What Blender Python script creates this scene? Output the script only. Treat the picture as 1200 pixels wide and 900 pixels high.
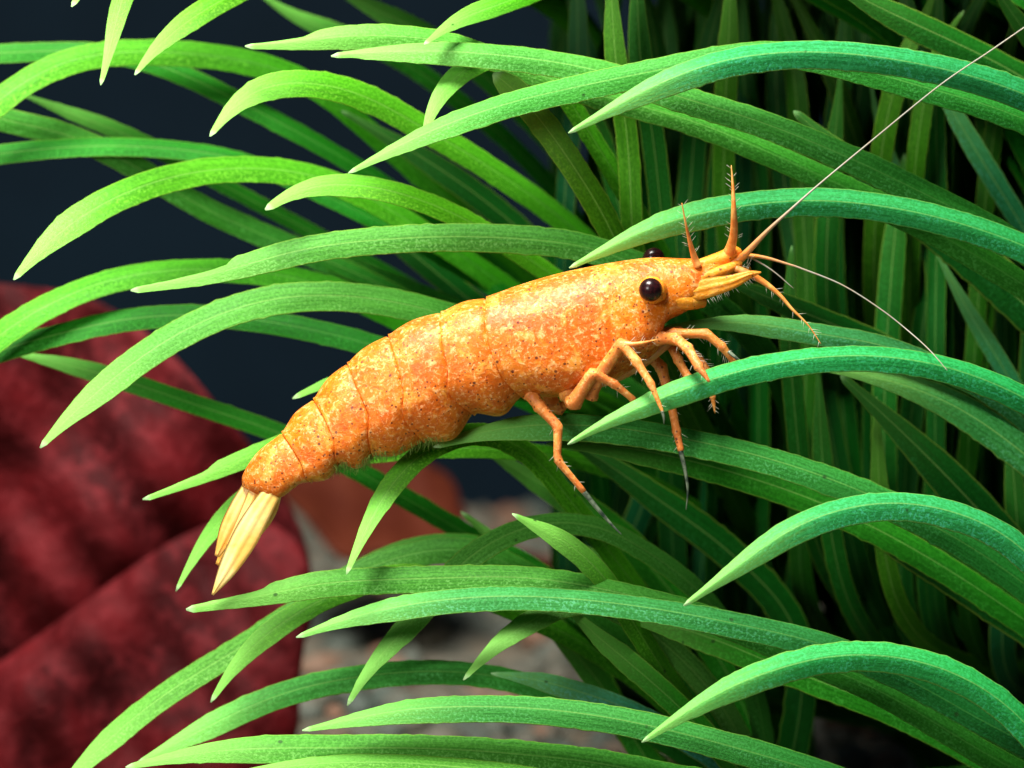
import bpy, math, random
import numpy as np
from mathutils import Vector

# ------------------------------------------------------------------ scene, 1 unit = 1 cm
for o in list(bpy.data.objects):
    bpy.data.objects.remove(o)
scene = bpy.context.scene
scene.unit_settings.system = 'METRIC'
scene.unit_settings.scale_length = 0.01
col = scene.collection
random.seed(11)
rng = np.random.default_rng(11)

# ------------------------------------------------------------------ camera (macro lens, looking slightly down)
FPX, DIST, PITCH, CAMH = 4160.0, 16.0, math.radians(8.0), 5.0
cam_data = bpy.data.cameras.new('macro_camera')
cam = bpy.data.objects.new('macro_camera', cam_data)
col.objects.link(cam)
cam.location = (0.0, -DIST * math.cos(PITCH), CAMH)
cam.rotation_euler = (math.pi / 2 - PITCH, 0, 0)
cam_data.sensor_width = 36.0
cam_data.lens = 36.0 * FPX / 1200.0
cam_data.clip_start = 0.5
cam_data.clip_end = 500.0
cam_data.dof.use_dof = True
cam_data.dof.focus_distance = DIST - 0.1
cam_data.dof.aperture_fstop = 0.5
scene.camera = cam

# ------------------------------------------------------------------ light: lamps over the tank
world = bpy.data.worlds.new('World')
scene.world = world
world.use_nodes = True
bg = world.node_tree.nodes['Background']
bg.inputs['Color'].default_value = (0.55, 0.8, 1.0, 1)
bg.inputs['Strength'].default_value = 0.03


def area(name, loc, target, sx, sy, power, colour):
    d = bpy.data.lights.new(name, 'AREA')
    d.shape = 'RECTANGLE'
    d.size, d.size_y = sx, sy
    d.energy = power
    d.color = colour
    o = bpy.data.objects.new(name, d)
    col.objects.link(o)
    o.location = loc
    o.rotation_euler = (Vector(target) - Vector(loc)).to_track_quat('-Z', 'Y').to_euler()
    return o


area('tank_lamp', (-3.0, -3.6, 16.0), (0.0, 0.0, 2.7), 6.5, 4.5, 6900, (1.0, 0.98, 0.92))
area('flash_lamp', (-4.2, -7.6, 6.0), (-0.3, 0, 2.7), 2.6, 2.6, 470, (1.0, 0.97, 0.92))

scene.view_settings.view_transform = 'Standard'
scene.view_settings.look = 'None'
scene.view_settings.exposure = 0.16
scene.view_settings.gamma = 1.0
scene.view_settings.use_curve_mapping = False
scene.cycles.use_denoising = True
scene.cycles.max_bounces = 6
scene.cycles.use_adaptive_sampling = True
scene.cycles.adaptive_threshold = 0.02
scene.cycles.transmission_bounces = 6
scene.cycles.sample_clamp_indirect = 4.0

# ------------------------------------------------------------------ placing: a picture point at a distance behind the shrimp's plane
CAM = np.array(cam.location)
FWD = np.array([0, math.cos(PITCH), -math.sin(PITCH)])
RGT = np.array([1.0, 0, 0])
UPV = np.array([0, math.sin(PITCH), math.cos(PITCH)])
PX = DIST / FPX                                     # cm per picture unit at the shrimp


def at(x, y, d=0.0):
    s = DIST + d
    return CAM + FWD * s + RGT * ((x - 600.0) / FPX * s) + UPV * ((450.0 - y) / FPX * s)


# ------------------------------------------------------------------ small mesh helpers
def new_mesh(name, verts, faces, smooth=True):
    me = bpy.data.meshes.new(name)
    me.from_pydata([tuple(v) for v in verts], [], [tuple(f) for f in faces])
    if smooth:
        me.polygons.foreach_set('use_smooth', np.ones(len(me.polygons), dtype=bool))
    me.update()
    return me


def link(name, me, mat, parent=None):
    o = bpy.data.objects.new(name, me)
    col.objects.link(o)
    if mat is not None and me is not None and not me.materials:
        me.materials.append(mat)
    if parent is not None:
        o.parent = parent
        if parent.parent is not None:
            base = Vector(parent.parent.location) + Vector(parent.location)
        else:
            base = Vector(parent.location)
        o.matrix_parent_inverse.identity()
        o.location = -base if parent.type == 'EMPTY' else (0, 0, 0)
    return o


def empty(name, loc, label, cat, group=None):
    o = bpy.data.objects.new(name, None)
    col.objects.link(o)
    o.location = loc
    o.empty_display_size = 0.2
    o['label'] = label
    o['category'] = cat
    if group:
        o['group'] = group
    return o


def catmull(P, per=12):
    P = np.asarray(P, float)
    if len(P) == 2:
        t = np.linspace(0, 1, per + 1)[:, None]
        return P[0] * (1 - t) + P[1] * t
    Q = np.vstack([2 * P[0] - P[1], P, 2 * P[-1] - P[-2]])
    out = []
    for i in range(len(P) - 1):
        p0, p1, p2, p3 = Q[i:i + 4]
        t = np.linspace(0, 1, per, endpoint=False)[:, None]
        out.append(0.5 * (2 * p1 + (p2 - p0) * t + (2 * p0 - 5 * p1 + 4 * p2 - p3) * t ** 2
                          + (3 * p1 - p0 - 3 * p2 + p3) * t ** 3))
    out.append(P[-1:])
    return np.vstack(out)


def resample(P, step):
    seg = np.linalg.norm(np.diff(P, axis=0), axis=1)
    s = np.concatenate([[0], np.cumsum(seg)])
    n = max(4, int(s[-1] / step))
    q = np.linspace(0, s[-1], n + 1)
    return np.stack([np.interp(q, s, P[:, k]) for k in range(P.shape[1])], 1), q


def unit(v):
    return v / np.maximum(np.linalg.norm(v, axis=-1, keepdims=True), 1e-9)


def sstep(a, b, x):
    t = np.clip((x - a) / (b - a), 0, 1)
    return t * t * (3 - 2 * t)


def tube_data(P, R, sides=10, step=None):
    """swept tube with rounded ends; P world points, R radii (cm)"""
    P = np.asarray(P, float)
    R = np.asarray(R, float)
    T = unit(np.gradient(P, axis=0))
    ref = np.array([0.0, 0.0, 1.0])
    if abs(np.mean(T, 0) @ ref) > 0.9:
        ref = np.array([1.0, 0, 0])
    N = unit(np.cross(T, ref))
    B = np.cross(N, T)
    ang = np.linspace(0, 2 * math.pi, sides, endpoint=False)
    V = P[:, None, :] + R[:, None, None] * (np.cos(ang)[None, :, None] * N[:, None, :]
                                           + np.sin(ang)[None, :, None] * B[:, None, :])
    n = len(P)
    V = V.reshape(-1, 3)
    F = []
    for i in range(n - 1):
        for j in range(sides):
            k = (j + 1) % sides
            F.append((i * sides + j, i * sides + k, (i + 1) * sides + k, (i + 1) * sides + j))
    c0, c1 = len(V), len(V) + 1
    V = np.vstack([V, P[0] - T[0] * R[0] * 0.6, P[-1] + T[-1] * R[-1] * 0.6])
    for j in range(sides):
        k = (j + 1) % sides
        F.append((c0, k, j))
        F.append((c1, (n - 1) * sides + j, (n - 1) * sides + k))
    return V, F


class Pile:
    """joins many small shapes into one mesh"""
    def __init__(self):
        self.V, self.F, self.n = [], [], 0

    def add(self, V, F):
        self.V.append(np.asarray(V, float))
        self.F += [tuple(i + self.n for i in f) for f in F]
        self.n += len(V)

    def hair(self, a, b, r, bend=None):
        a, b = np.asarray(a), np.asarray(b)
        m = (a + b) / 2 + (bend if bend is not None else 0)
        P = np.array([a, m, b])
        V, F = tube_data(P, [r, r * 0.75, r * 0.2], 4)
        self.add(V, F)

    def mesh(self, name):
        return new_mesh(name, np.vstack(self.V), self.F)


# ------------------------------------------------------------------ materials
class NT:
    def __init__(self, name):
        self.m = bpy.data.materials.new(name)
        self.m.use_nodes = True
        self.t = self.m.node_tree
        self.t.nodes.clear()
        self.out = self.n('ShaderNodeOutputMaterial')

    def n(self, kind, **kw):
        nd = self.t.nodes.new(kind)
        for k, v in kw.items():
            if hasattr(nd, k):
                setattr(nd, k, v)
            else:
                nd.inputs[k.replace('_', ' ')].default_value = v
        return nd

    def l(self, a, b):
        self.t.links.new(a, b)

    def put(self, sock, v):
        if hasattr(v, 'is_output'):
            self.l(v, sock)
        else:
            sock.default_value = v

    def math(self, op, a, b=0.0, clamp=False):
        nd = self.n('ShaderNodeMath', operation=op, use_clamp=clamp)
        self.put(nd.inputs[0], a)
        self.put(nd.inputs[1], b)
        return nd.outputs[0]

    def ramp(self, x, a, b, lo=0.0, hi=1.0):
        nd = self.n('ShaderNodeMapRange', interpolation_type='SMOOTHSTEP')
        self.put(nd.inputs['Value'], x)
        nd.inputs['From Min'].default_value = a
        nd.inputs['From Max'].default_value = b
        nd.inputs['To Min'].default_value = lo
        nd.inputs['To Max'].default_value = hi
        return nd.outputs[0]

    def mix(self, f, a, b, mode='MIX'):
        nd = self.n('ShaderNodeMix', data_type='RGBA', blend_type=mode)
        self.put(nd.inputs[0], f)
        for s, v in ((nd.inputs[6], a), (nd.inputs[7], b)):
            if not hasattr(v, 'is_output') and len(v) == 3:
                v = (*v, 1)
            self.put(s, v)
        return nd.outputs[2]

    def noise(self, vec, scale, detail=3, rough=0.55, dist=0.0):
        nd = self.n('ShaderNodeTexNoise')
        self.l(vec, nd.inputs['Vector'])
        nd.inputs['Scale'].default_value = scale
        nd.inputs['Detail'].default_value = detail
        nd.inputs['Roughness'].default_value = rough
        nd.inputs['Distortion'].default_value = dist
        return nd.outputs['Fac']

    def voro(self, vec, scale):
        nd = self.n('ShaderNodeTexVoronoi')
        self.l(vec, nd.inputs['Vector'])
        nd.inputs['Scale'].default_value = scale
        return nd.outputs['Distance'], nd.outputs['Color']

    def mapped(self, vec, scale):
        nd = self.n('ShaderNodeMapping')
        self.l(vec, nd.inputs['Vector'])
        nd.inputs['Scale'].default_value = scale
        return nd.outputs[0]

    def bump(self, h, strength, dist, prev=None):
        nd = self.n('ShaderNodeBump')
        self.l(h, nd.inputs['Height'])
        nd.inputs['Strength'].default_value = strength
        nd.inputs['Distance'].default_value = dist
        if prev is not None:
            self.l(prev, nd.inputs['Normal'])
        return nd.outputs[0]

    def bsdf(self, colour, rough=0.5, normal=None, **kw):
        nd = self.n('ShaderNodeBsdfPrincipled')
        if not hasattr(colour, 'is_output') and len(colour) == 3:
            colour = (*colour, 1)
        self.put(nd.inputs['Base Color'], colour)
        self.put(nd.inputs['Roughness'], rough)
        if normal is not None:
            self.l(normal, nd.inputs['Normal'])
        for k, v in kw.items():
            self.put(nd.inputs[k.replace('_', ' ')], v)
        return nd

    def done(self, shader):
        self.l(shader, self.out.inputs['Surface'])
        return self.m


def leaf_material():
    t = NT('water_grass_leaf')
    uv = t.n('ShaderNodeUVMap').outputs[0]
    sep = t.n('ShaderNodeSeparateXYZ')
    t.l(uv, sep.inputs[0])
    u, v = sep.outputs[0], sep.outputs[1]
    av = t.math('ABSOLUTE', v)
    info = t.n('ShaderNodeObjectInfo')
    rnd = info.outputs['Random']
    # every leaf reads its own piece of noise
    off = t.n('ShaderNodeCombineXYZ')
    t.l(t.math('MULTIPLY', rnd, 37.0), off.inputs[2])
    add = t.n('ShaderNodeVectorMath', operation='ADD')
    t.l(uv, add.inputs[0])
    t.l(off.outputs[0], add.inputs[1])
    vec = add.outputs[0]
    streak = t.noise(t.mapped(vec, (1.2, 4.5, 1)), 2.0, 3)
    cells = t.noise(t.mapped(vec, (1.0, 0.075, 1)), 78.0, 2, 0.6, 0.0)
    patch = t.noise(t.mapped(vec, (1.0, 0.3, 1)), 3.2, 3)
    fine = t.noise(t.mapped(vec, (6.0, 11.0, 1)), 3.0, 2)
    base = info.outputs['Color']
    dark = t.mix(1.0, base, (0.62, 0.70, 0.60), 'MULTIPLY')
    pale = t.mix(1.0, base, (1.25, 1.18, 1.2), 'MULTIPLY')
    c = t.mix(t.ramp(streak, 0.32, 0.7), dark, pale)
    # green cell flecks; paler ones paint sparkle onto the lower half
    c = t.mix(t.math('MULTIPLY', t.ramp(cells, 0.47, 0.62), 0.5), c, t.mix(1.0, base, (1.6, 1.35, 1.8), 'MULTIPLY'))
    c = t.mix(t.ramp(cells, 0.46, 0.36, 0, 0.45), c, dark)
    fleck = t.math('MULTIPLY', t.math('MULTIPLY', t.ramp(cells, 0.52, 0.64), t.ramp(patch, 0.40, 0.60)), t.ramp(v, 0.0, -0.25, 0.12, 1.0))
    c = t.mix(t.math('MULTIPLY', fleck, 0.55), c, t.mix(1.0, base, (3.0, 1.75, 4.2), 'MULTIPLY'))
    # worn yellow margin, pale midrib
    c = t.mix(t.ramp(av, 0.90, 0.99, 0, 0.5), c, (0.30, 0.46, 0.05))
    c = t.mix(t.ramp(av, 0.06, 0.015, 0, 0.34), c, (0.34, 0.58, 0.14))
    c = t.mix(t.math('MULTIPLY', t.ramp(av, 0.17, 0.1), t.ramp(av, 0.05, 0.1, 0, 0.14)), c, dark)
    # older base is darkened, shade painted into the colour; young tip is pale
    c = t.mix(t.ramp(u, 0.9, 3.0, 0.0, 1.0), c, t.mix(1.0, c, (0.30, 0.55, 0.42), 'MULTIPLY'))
    tipf = t.math('ADD', u, t.math('MULTIPLY', t.math('SUBTRACT', streak, 0.5), 0.5))
    bs = t.n('ShaderNodeSeparateColor')
    t.l(base, bs.inputs[0])
    young = t.ramp(bs.outputs[1], 0.12, 0.34, 0.12, 1.0)
    c = t.mix(t.math('MULTIPLY', t.ramp(tipf, 0.85, -0.05, 0.0, 0.72), young), c, (0.35, 0.80, 0.15))
    c = t.mix(t.math('MULTIPLY', t.ramp(u, 0.05, 0.01, 0.0, 0.6), young), c, (0.62, 0.80, 0.50))
    # a few dark algae spots
    dist, vc = t.voro(t.mapped(vec, (1.0, 0.075, 1)), 7.0)
    sc = t.n('ShaderNodeSeparateColor')
    t.l(vc, sc.inputs[0])
    spot = t.math('MULTIPLY', t.ramp(dist, 0.10, 0.05), t.ramp(sc.outputs[0], 0.72, 0.78))
    c = t.mix(t.math('MULTIPLY', spot, 0.75), c, (0.02, 0.06, 0.015))
    nb = t.bump(cells, 0.5, 0.006)
    nb = t.bump(fine, 0.3, 0.006, nb)
    p = t.bsdf(c, t.ramp(patch, 0.3, 0.7, 0.36, 0.55), nb, Specular_IOR_Level=0.13)
    tr = t.n('ShaderNodeBsdfTranslucent')
    t.l(t.mix(1.0, c, (0.95, 1.0, 0.4), 'MULTIPLY'), tr.inputs['Color'])
    mx = t.n('ShaderNodeMixShader')
    mx.inputs[0].default_value = 0.27
    t.l(p.outputs[0], mx.inputs[1])
    t.l(tr.outputs[0], mx.inputs[2])
    return t.done(mx.outputs[0])


def shell_material(name='shrimp_shell', legs=False, wash=None):
    t = NT(name)
    co = t.n('ShaderNodeTexCoord').outputs['Object']
    big = t.noise(co, 3.2, 3, 0.6)
    mid = t.noise(co, 8.5, 4, 0.65, 0.5)
    lace = t.noise(co, 30.0, 4, 0.7, 0.5)
    lace2 = t.noise(co, 62.0, 3, 0.65, 0.3)
    c = t.mix(t.ramp(big, 0.36, 0.64), (0.58, 0.105, 0.004), (0.68, 0.175, 0.006))
    c = t.mix(t.ramp(mid, 0.50, 0.66, 0, 0.85), c, (0.80, 0.31, 0.04))
    c = t.mix(t.ramp(mid, 0.46, 0.32, 0, 0.8), c, (0.52, 0.085, 0.006))
    c = t.mix(t.ramp(lace, 0.52, 0.68, 0, 0.7), c, (0.86, 0.43, 0.15))
    c = t.mix(t.math('MULTIPLY', t.ramp(lace2, 0.55, 0.66), t.ramp(mid, 0.35, 0.55, 0.15, 0.7)), c, (0.88, 0.50, 0.22))
    c = t.mix(t.ramp(lace, 0.46, 0.34, 0, 0.65), c, (0.46, 0.080, 0.006))
    if wash:
        c = t.mix(wash[3], c, wash[:3])
    if legs:
        c = t.mix(0.22, c, (0.85, 0.43, 0.15))
    if True:
        for sc_, lim, keep in ((40.0, 0.16, 0.36), (24.0, 0.14, 0.62)):
            d, vc = t.voro(co, sc_)
            s = t.n('ShaderNodeSeparateColor')
            t.l(vc, s.inputs[0])
            spot = t.math('MULTIPLY', t.ramp(d, lim + 0.07, lim - 0.02), t.ramp(s.outputs[1], keep, keep + 0.04))
            c = t.mix(t.math('MULTIPLY', spot, 0.82), c, (0.07, 0.012, 0.008))
    nb = t.bump(lace, 0.5, 0.012)
    nb = t.bump(mid, 0.25, 0.02, nb)
    p = t.bsdf(c, 0.42, nb, Specular_IOR_Level=0.28, Subsurface_Weight=0.22, Subsurface_Scale=0.06)
    p.inputs['Subsurface Radius'].default_value = (1.0, 0.45, 0.15)
    return t.done(p.outputs[0])


def plain(name, colour, rough=0.5, var=0.25, scale=12.0, bump=0.0, sss=0.0, trans=0.0, colour2=None, **kw):
    t = NT(name)
    co = t.n('ShaderNodeTexCoord').outputs['Object']
    nz = t.noise(co, scale, 4, 0.6)
    c2 = colour2 or tuple(x * (1 - var) for x in colour)
    c = t.mix(t.ramp(nz, 0.35, 0.65), c2, colour)
    nb = t.bump(nz, bump, 0.02) if bump else None
    p = t.bsdf(c, rough, nb, **kw)
    if sss:
        p.inputs['Subsurface Weight'].default_value = sss
        p.inputs['Subsurface Scale'].default_value = 0.05
    sh = p.outputs[0]
    if trans:
        tr = t.n('ShaderNodeBsdfTranslucent')
        t.l(c, tr.inputs['Color'])
        mx = t.n('ShaderNodeMixShader')
        mx.inputs[0].default_value = trans
        t.l(sh, mx.inputs[1])
        t.l(tr.outputs[0], mx.inputs[2])
        sh = mx.outputs[0]
    return t.done(sh)


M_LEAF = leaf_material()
M_SHELL = shell_material()
M_LEGS = shell_material('shrimp_leg_shell', True)
M_HEAD = shell_material('shrimp_head_shell', False, (0.84, 0.36, 0.025, 0.55))
M_FEEL = plain('shrimp_feeler', (0.86, 0.40, 0.10), 0.4, scale=22, sss=0.15, colour2=(0.70, 0.20, 0.03))
def whip_material():
    t = NT('shrimp_whip')
    at_ = t.n('ShaderNodeAttribute', attribute_name='along')
    al = at_.outputs['Fac']
    co = t.n('ShaderNodeTexCoord').outputs['Object']
    nz = t.noise(co, 60.0, 3)
    c = t.mix(t.ramp(al, 0.14, 0.52), (0.78, 0.27, 0.04), (0.30, 0.29, 0.23))
    c = t.mix(t.ramp(nz, 0.45, 0.6, 0, 0.5), c, (0.34, 0.22, 0.12))
    return t.done(t.bsdf(c, 0.4).outputs[0])


M_WHIP = whip_material()
M_FAN = plain('shrimp_tail_fan', (0.95, 0.70, 0.26), 0.4, scale=7, bump=0.25, trans=0.2, colour2=(0.95, 0.58, 0.12))
M_FANO = plain('shrimp_tail_fan_orange', (0.94, 0.60, 0.18), 0.4, scale=7, bump=0.25, trans=0.2, colour2=(0.90, 0.45, 0.07))
M_CLAW = plain('shrimp_claw', (0.16, 0.20, 0.13), 0.3, scale=34, colour2=(0.02, 0.035, 0.025))
M_HAIR = plain('shrimp_bristle', (0.80, 0.80, 0.62), 0.4, scale=20, trans=0.3)
M_FUZZ = plain('algae_fringe', (0.34, 0.52, 0.10), 0.5, scale=20, trans=0.4)
M_CROWN = plain('plant_crown', (0.30, 0.36, 0.12), 0.6, scale=9, bump=0.4)
M_BELLY = plain('shrimp_belly', (0.72, 0.34, 0.14), 0.4, scale=16, bump=0.3, sss=0.3, colour2=(0.55, 0.20, 0.05))

# ------------------------------------------------------------------ the setting: sand, rear wall
def sand_material():
    t = NT('sand')
    co = t.n('ShaderNodeTexCoord').outputs['Object']
    a = t.noise(co, 0.55, 3)
    b = t.noise(co, 9.0, 4, 0.7)
    c = t.mix(t.ramp(a, 0.4, 0.62), (0.075, 0.095, 0.078), (0.15, 0.115, 0.075))
    c = t.mix(t.ramp(b, 0.4, 0.65, 0, 0.5), c, (0.12, 0.12, 0.10))
    nb = t.bump(b, 0.6, 0.06)
    return t.done(t.bsdf(c, 0.85, nb).outputs[0])


nx, ny = 90, 60
gx = np.linspace(-26, 26, nx)
gy = np.linspace(-5, 13.2, ny)
XX, YY = np.meshgrid(gx, gy)
ZZ = 0.12 * np.sin(XX * 0.9 + 1.0) * np.cos(YY * 0.7) + 0.05 * np.sin(XX * 2.3 + YY * 1.9) + 0.03 * rng.normal(size=XX.shape)
sv = np.stack([XX.ravel(), YY.ravel(), ZZ.ravel()], 1)
sf = [(j * nx + i, j * nx + i + 1, (j + 1) * nx + i + 1, (j + 1) * nx + i) for j in range(ny - 1) for i in range(nx - 1)]
sand = link('sand_bed', new_mesh('sand_bed', sv, sf), sand_material())
sand['kind'] = 'structure'


def sand_h(x, y):
    return 0.12 * math.sin(x * 0.9 + 1.0) * math.cos(y * 0.7) + 0.05 * math.sin(x * 2.3 + y * 1.9)


wv, wf = [], []
for (x, z) in ((-26, -0.6), (26, -0.6), (26, 22), (-26, 22)):
    wv.append((x, 13.0, z))
for (x, z) in ((-26, -0.6), (26, -0.6), (26, 22), (-26, 22)):
    wv.append((x, 13.5, z))
wf = [(0, 1, 2, 3), (7, 6, 5, 4), (0, 4, 5, 1), (1, 5, 6, 2), (2, 6, 7, 3), (3, 7, 4, 0)]
wall = link('rear_tank_wall', new_mesh('rear_tank_wall', wv, wf, False),
            plain('rear_wall_navy', (0.0032, 0.0100, 0.0175), 0.9, scale=0.25, colour2=(0.0022, 0.007, 0.0125), Specular_IOR_Level=0.1))
wall['kind'] = 'structure'

# gravel: loose grains over the sand
gp = Pile()
ico_v = np.array([(0, 0, 1), (.894, 0, .447), (.276, .851, .447), (-.724, .526, .447), (-.724, -.526, .447), (.276, -.851, .447),
                  (.724, .526, -.447), (-.276, .851, -.447), (-.894, 0, -.447), (-.276, -.851, -.447), (.724, -.526, -.447), (0, 0, -1)])
ico_f = [(0, 1, 2), (0, 2, 3), (0, 3, 4), (0, 4, 5), (0, 5, 1), (1, 6, 2), (2, 7, 3), (3, 8, 4), (4, 9, 5), (5, 10, 1),
         (2, 6, 7), (3, 7, 8), (4, 8, 9), (5, 9, 10), (1, 10, 6), (6, 11, 7), (7, 11, 8), (8, 11, 9), (9, 11, 10), (10, 11, 6)]
for _ in range(2600):
    x = random.uniform(-4, 7)
    y = random.uniform(1.5, 12.8)
    s = random.choice((0.06, 0.08, 0.1, 0.14)) * random.uniform(0.8, 1.3)
    sc = np.array([random.uniform(.7, 1.2), random.uniform(.7, 1.2), random.uniform(.5, .8)]) * s
    V = ico_v * sc * (1 + 0.12 * rng.normal(size=(12, 1)))
    gp.add(V + np.array([x, y, sand_h(x, y) + s * 0.25]), ico_f)
gt = NT('gravel_grains')
geo = gt.n('ShaderNodeNewGeometry')
rn = geo.outputs['Random Per Island']
gc = gt.mix(gt.ramp(rn, 0.0, 0.6), (0.07, 0.09, 0.072), (0.125, 0.115, 0.085))
gc = gt.mix(gt.ramp(rn, 0.75, 0.95), gc, (0.22, 0.11, 0.065))
gravel = link('gravel', gp.mesh('gravel'), gt.done(gt.bsdf(gc, 0.7).outputs[0]))
gravel['kind'] = 'stuff'
gravel['label'] = 'pale grey and tan gravel grains strewn over the sand'
gravel['category'] = 'gravel'

# ------------------------------------------------------------------ plants
PLANTS = {}


def plant(key, x, y, label):
    z = sand_h(x, y)
    e = empty('water_grass_plant', (x, y, z), label, 'aquatic plant', 'clumps of water grass')
    PLANTS[key] = (e, np.array([x, y, z]))
    # a short pale crown the leaves grow from
    V, F = tube_data(np.array([[x, y, z - 0.15], [x, y, z + 0.05], [x + .02, y, z + 0.25], [x, y, z + 0.42]]), [0.16, 0.21, 0.19, 0.08], 10)
    link('crown', new_mesh('crown', V, F), M_CROWN, e)
    return e


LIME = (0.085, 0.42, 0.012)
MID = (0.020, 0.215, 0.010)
SHADE_GREEN = (0.006, 0.105, 0.008)  # darkened green for leaves behind; shade put into the tint
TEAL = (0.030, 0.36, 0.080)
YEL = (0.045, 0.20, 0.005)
VT = np.array([-1, -.95, -.82, -.6, -.35, -.14, -.05, 0, .05, .14, .35, .6, .82, .95, 1.0])
VB = np.array([.85, .5, 0, -.5, -.85])


def leaf(key, pts, w, d0=0.0, d1=None, a=30, a1=None, ridge=0.25, tint=MID, tip=0.42, nub=0.2, step=None, ext=True, curl=0.0, name='leaf', dmid=None):
    """ribbon leaf. pts from the tip towards the base; w = seen width; d = how far behind the shrimp's plane"""
    e, crown = PLANTS[key]
    d1 = d0 if d1 is None else d1
    a1 = a if a1 is None else a1
    P2 = np.asarray(pts, float)
    ln = np.concatenate([[0], np.cumsum(np.linalg.norm(np.diff(P2, axis=0), axis=1))])
    f = ln / ln[-1]
    dd = d0 + (d1 - d0) * f
    W3 = np.array([at(x, y, d) for (x, y), d in zip(P2, dd)])
    path = catmull(W3, 14)
    vis = np.sum(np.linalg.norm(np.diff(path, axis=0), axis=1))
    if ext:
        t0 = unit(path[-1] - path[-3])
        c = crown + np.array([random.uniform(-.12, .12), random.uniform(-.12, .12), 0.12])
        L = np.linalg.norm(c - path[-1])
        p1 = path[-1] + t0 * L * 0.38
        p2 = c + np.array([random.uniform(-.15, .15), random.uniform(-.1, .25), 1.0]) * L * 0.35
        q = np.linspace(0, 1, 40)[1:, None]
        path = np.vstack([path, (1 - q) ** 3 * path[-1] + 3 * (1 - q) ** 2 * q * p1 + 3 * (1 - q) * q ** 2 * p2 + q ** 3 * c])
    P, s = resample(path, 0.03)
    for _ in range(24):
        P[1:-1] = (P[:-2] + 2 * P[1:-1] + P[2:]) / 4
    n = len(P)
    total = s[-1]
    T = unit(np.gradient(P, axis=0))
    for _ in range(2):
        T[1:-1] = unit(T[:-2] + T[1:-1] * 2 + T[2:])
    C = unit(CAM - P)
    N0 = unit(C - np.sum(C * T, 1, keepdims=True) * T)
    B0 = np.cross(N0, T)
    ang = np.radians(a + (a1 - a) * np.clip(s / vis, 0, 1.3))
    wob = np.radians(7) * np.sin(s * random.uniform(1.2, 2.4) + random.uniform(0, 6))
    ang = ang + wob
    N = N0 * np.cos(ang)[:, None] + B0 * np.sin(ang)[:, None]
    W = B0 * np.cos(ang)[:, None] - N0 * np.sin(ang)[:, None]
    hw = w * 0.93 * PX / 2 / math.cos(math.radians(min(55, abs(a + a1) / 2)))
    xt_ = np.clip((s - 0.015) / (tip * 1.12), 0, 1)
    prof = nub + (1 - nub) * (0.65 * np.sin(np.pi / 2 * xt_) ** 1.25 + 0.35 * sstep(0, 1, xt_))
    prof = prof * np.sqrt(np.clip((s + 0.002) / 0.035, 0.02, 1))
    prof = prof * (1 - 0.35 * sstep(total * 0.75, total, s))
    prof = prof * (1 + 0.014 * np.sin(s * 4 + random.uniform(0, 6)) + 0.008 * np.sin(s * 13 + random.uniform(0, 6)))
    up = np.ones(n)
    lo = np.ones(n)
    if step:                                        # torn margin: narrow point, then a sudden shoulder on one side
        sd, where, depth_ = step
        k = 1 - depth_ * (1 - sstep(where - 0.03, where + 0.05, s))
        if sd > 0:
            up = up * k
        else:
            lo = lo * k
    # fine teeth along the margins
    for arr in (up, lo):
        arr += 0.012 * rng.normal(size=n)
        tooth = rng.random(n) < 0.16
        arr += tooth * rng.uniform(0.02, 0.07, n)
    ring = []
    hgt = ridge * (1 - np.abs(VT) ** 1.25) - 0.025 * np.exp(-(VT / 0.07) ** 2)
    th = 0.16
    nt = len(VT)
    K = nt + len(VB)
    V = np.zeros((n, K, 3))
    vv = np.zeros((n, K))
    side = np.concatenate([VT, VB])
    hb = ridge * (1 - np.abs(VB) ** 1.25) - th * np.sqrt(1 - VB ** 2) - 0.03
    H = np.concatenate([hgt, hb])
    for k in range(K):
        m = np.where(side[k] >= 0, up, lo)
        V[:, k] = P + W * (hw * prof * side[k] * m)[:, None] + N * (hw * prof * H[k])[:, None]
    idx = np.arange(n * K).reshape(n, K)
    a_ = idx[:-1]
    b_ = idx[1:]
    quads = np.stack([a_, np.roll(a_, -1, 1), np.roll(b_, -1, 1), b_], -1).reshape(-1, 4)
    me = bpy.data.meshes.new(name)
    nv = n * K
    me.vertices.add(nv)
    me.vertices.foreach_set('co', (V.reshape(-1, 3)).ravel())
    nq = len(quads)
    caps = [list(idx[0][::-1]), list(idx[-1])]
    tot = nq * 4 + 2 * K
    me.loops.add(tot)
    li = np.concatenate([quads.ravel(), np.array(caps).ravel()])
    me.loops.foreach_set('vertex_index', li.astype(np.int32))
    me.polygons.add(nq + 2)
    st = np.concatenate([np.arange(nq) * 4, [nq * 4, nq * 4 + K]])
    me.polygons.foreach_set('loop_start', st.astype(np.int32))
    me.polygons.foreach_set('use_smooth', np.ones(nq + 2, dtype=bool))
    uvl = me.uv_layers.new(name='UVMap')
    uvs = np.stack([np.repeat(s, K), np.tile(side, n)], 1)
    uvl.data.foreach_set('uv', uvs[li].ravel())
    me.update(calc_edges=True)
    me.validate()
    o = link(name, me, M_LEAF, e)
    j = lambda x: max(0.0, x * random.uniform(0.9, 1.1))
    o.color = (j(tint[0]), j(tint[1]), j(tint[2]), 1)
    return o


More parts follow.
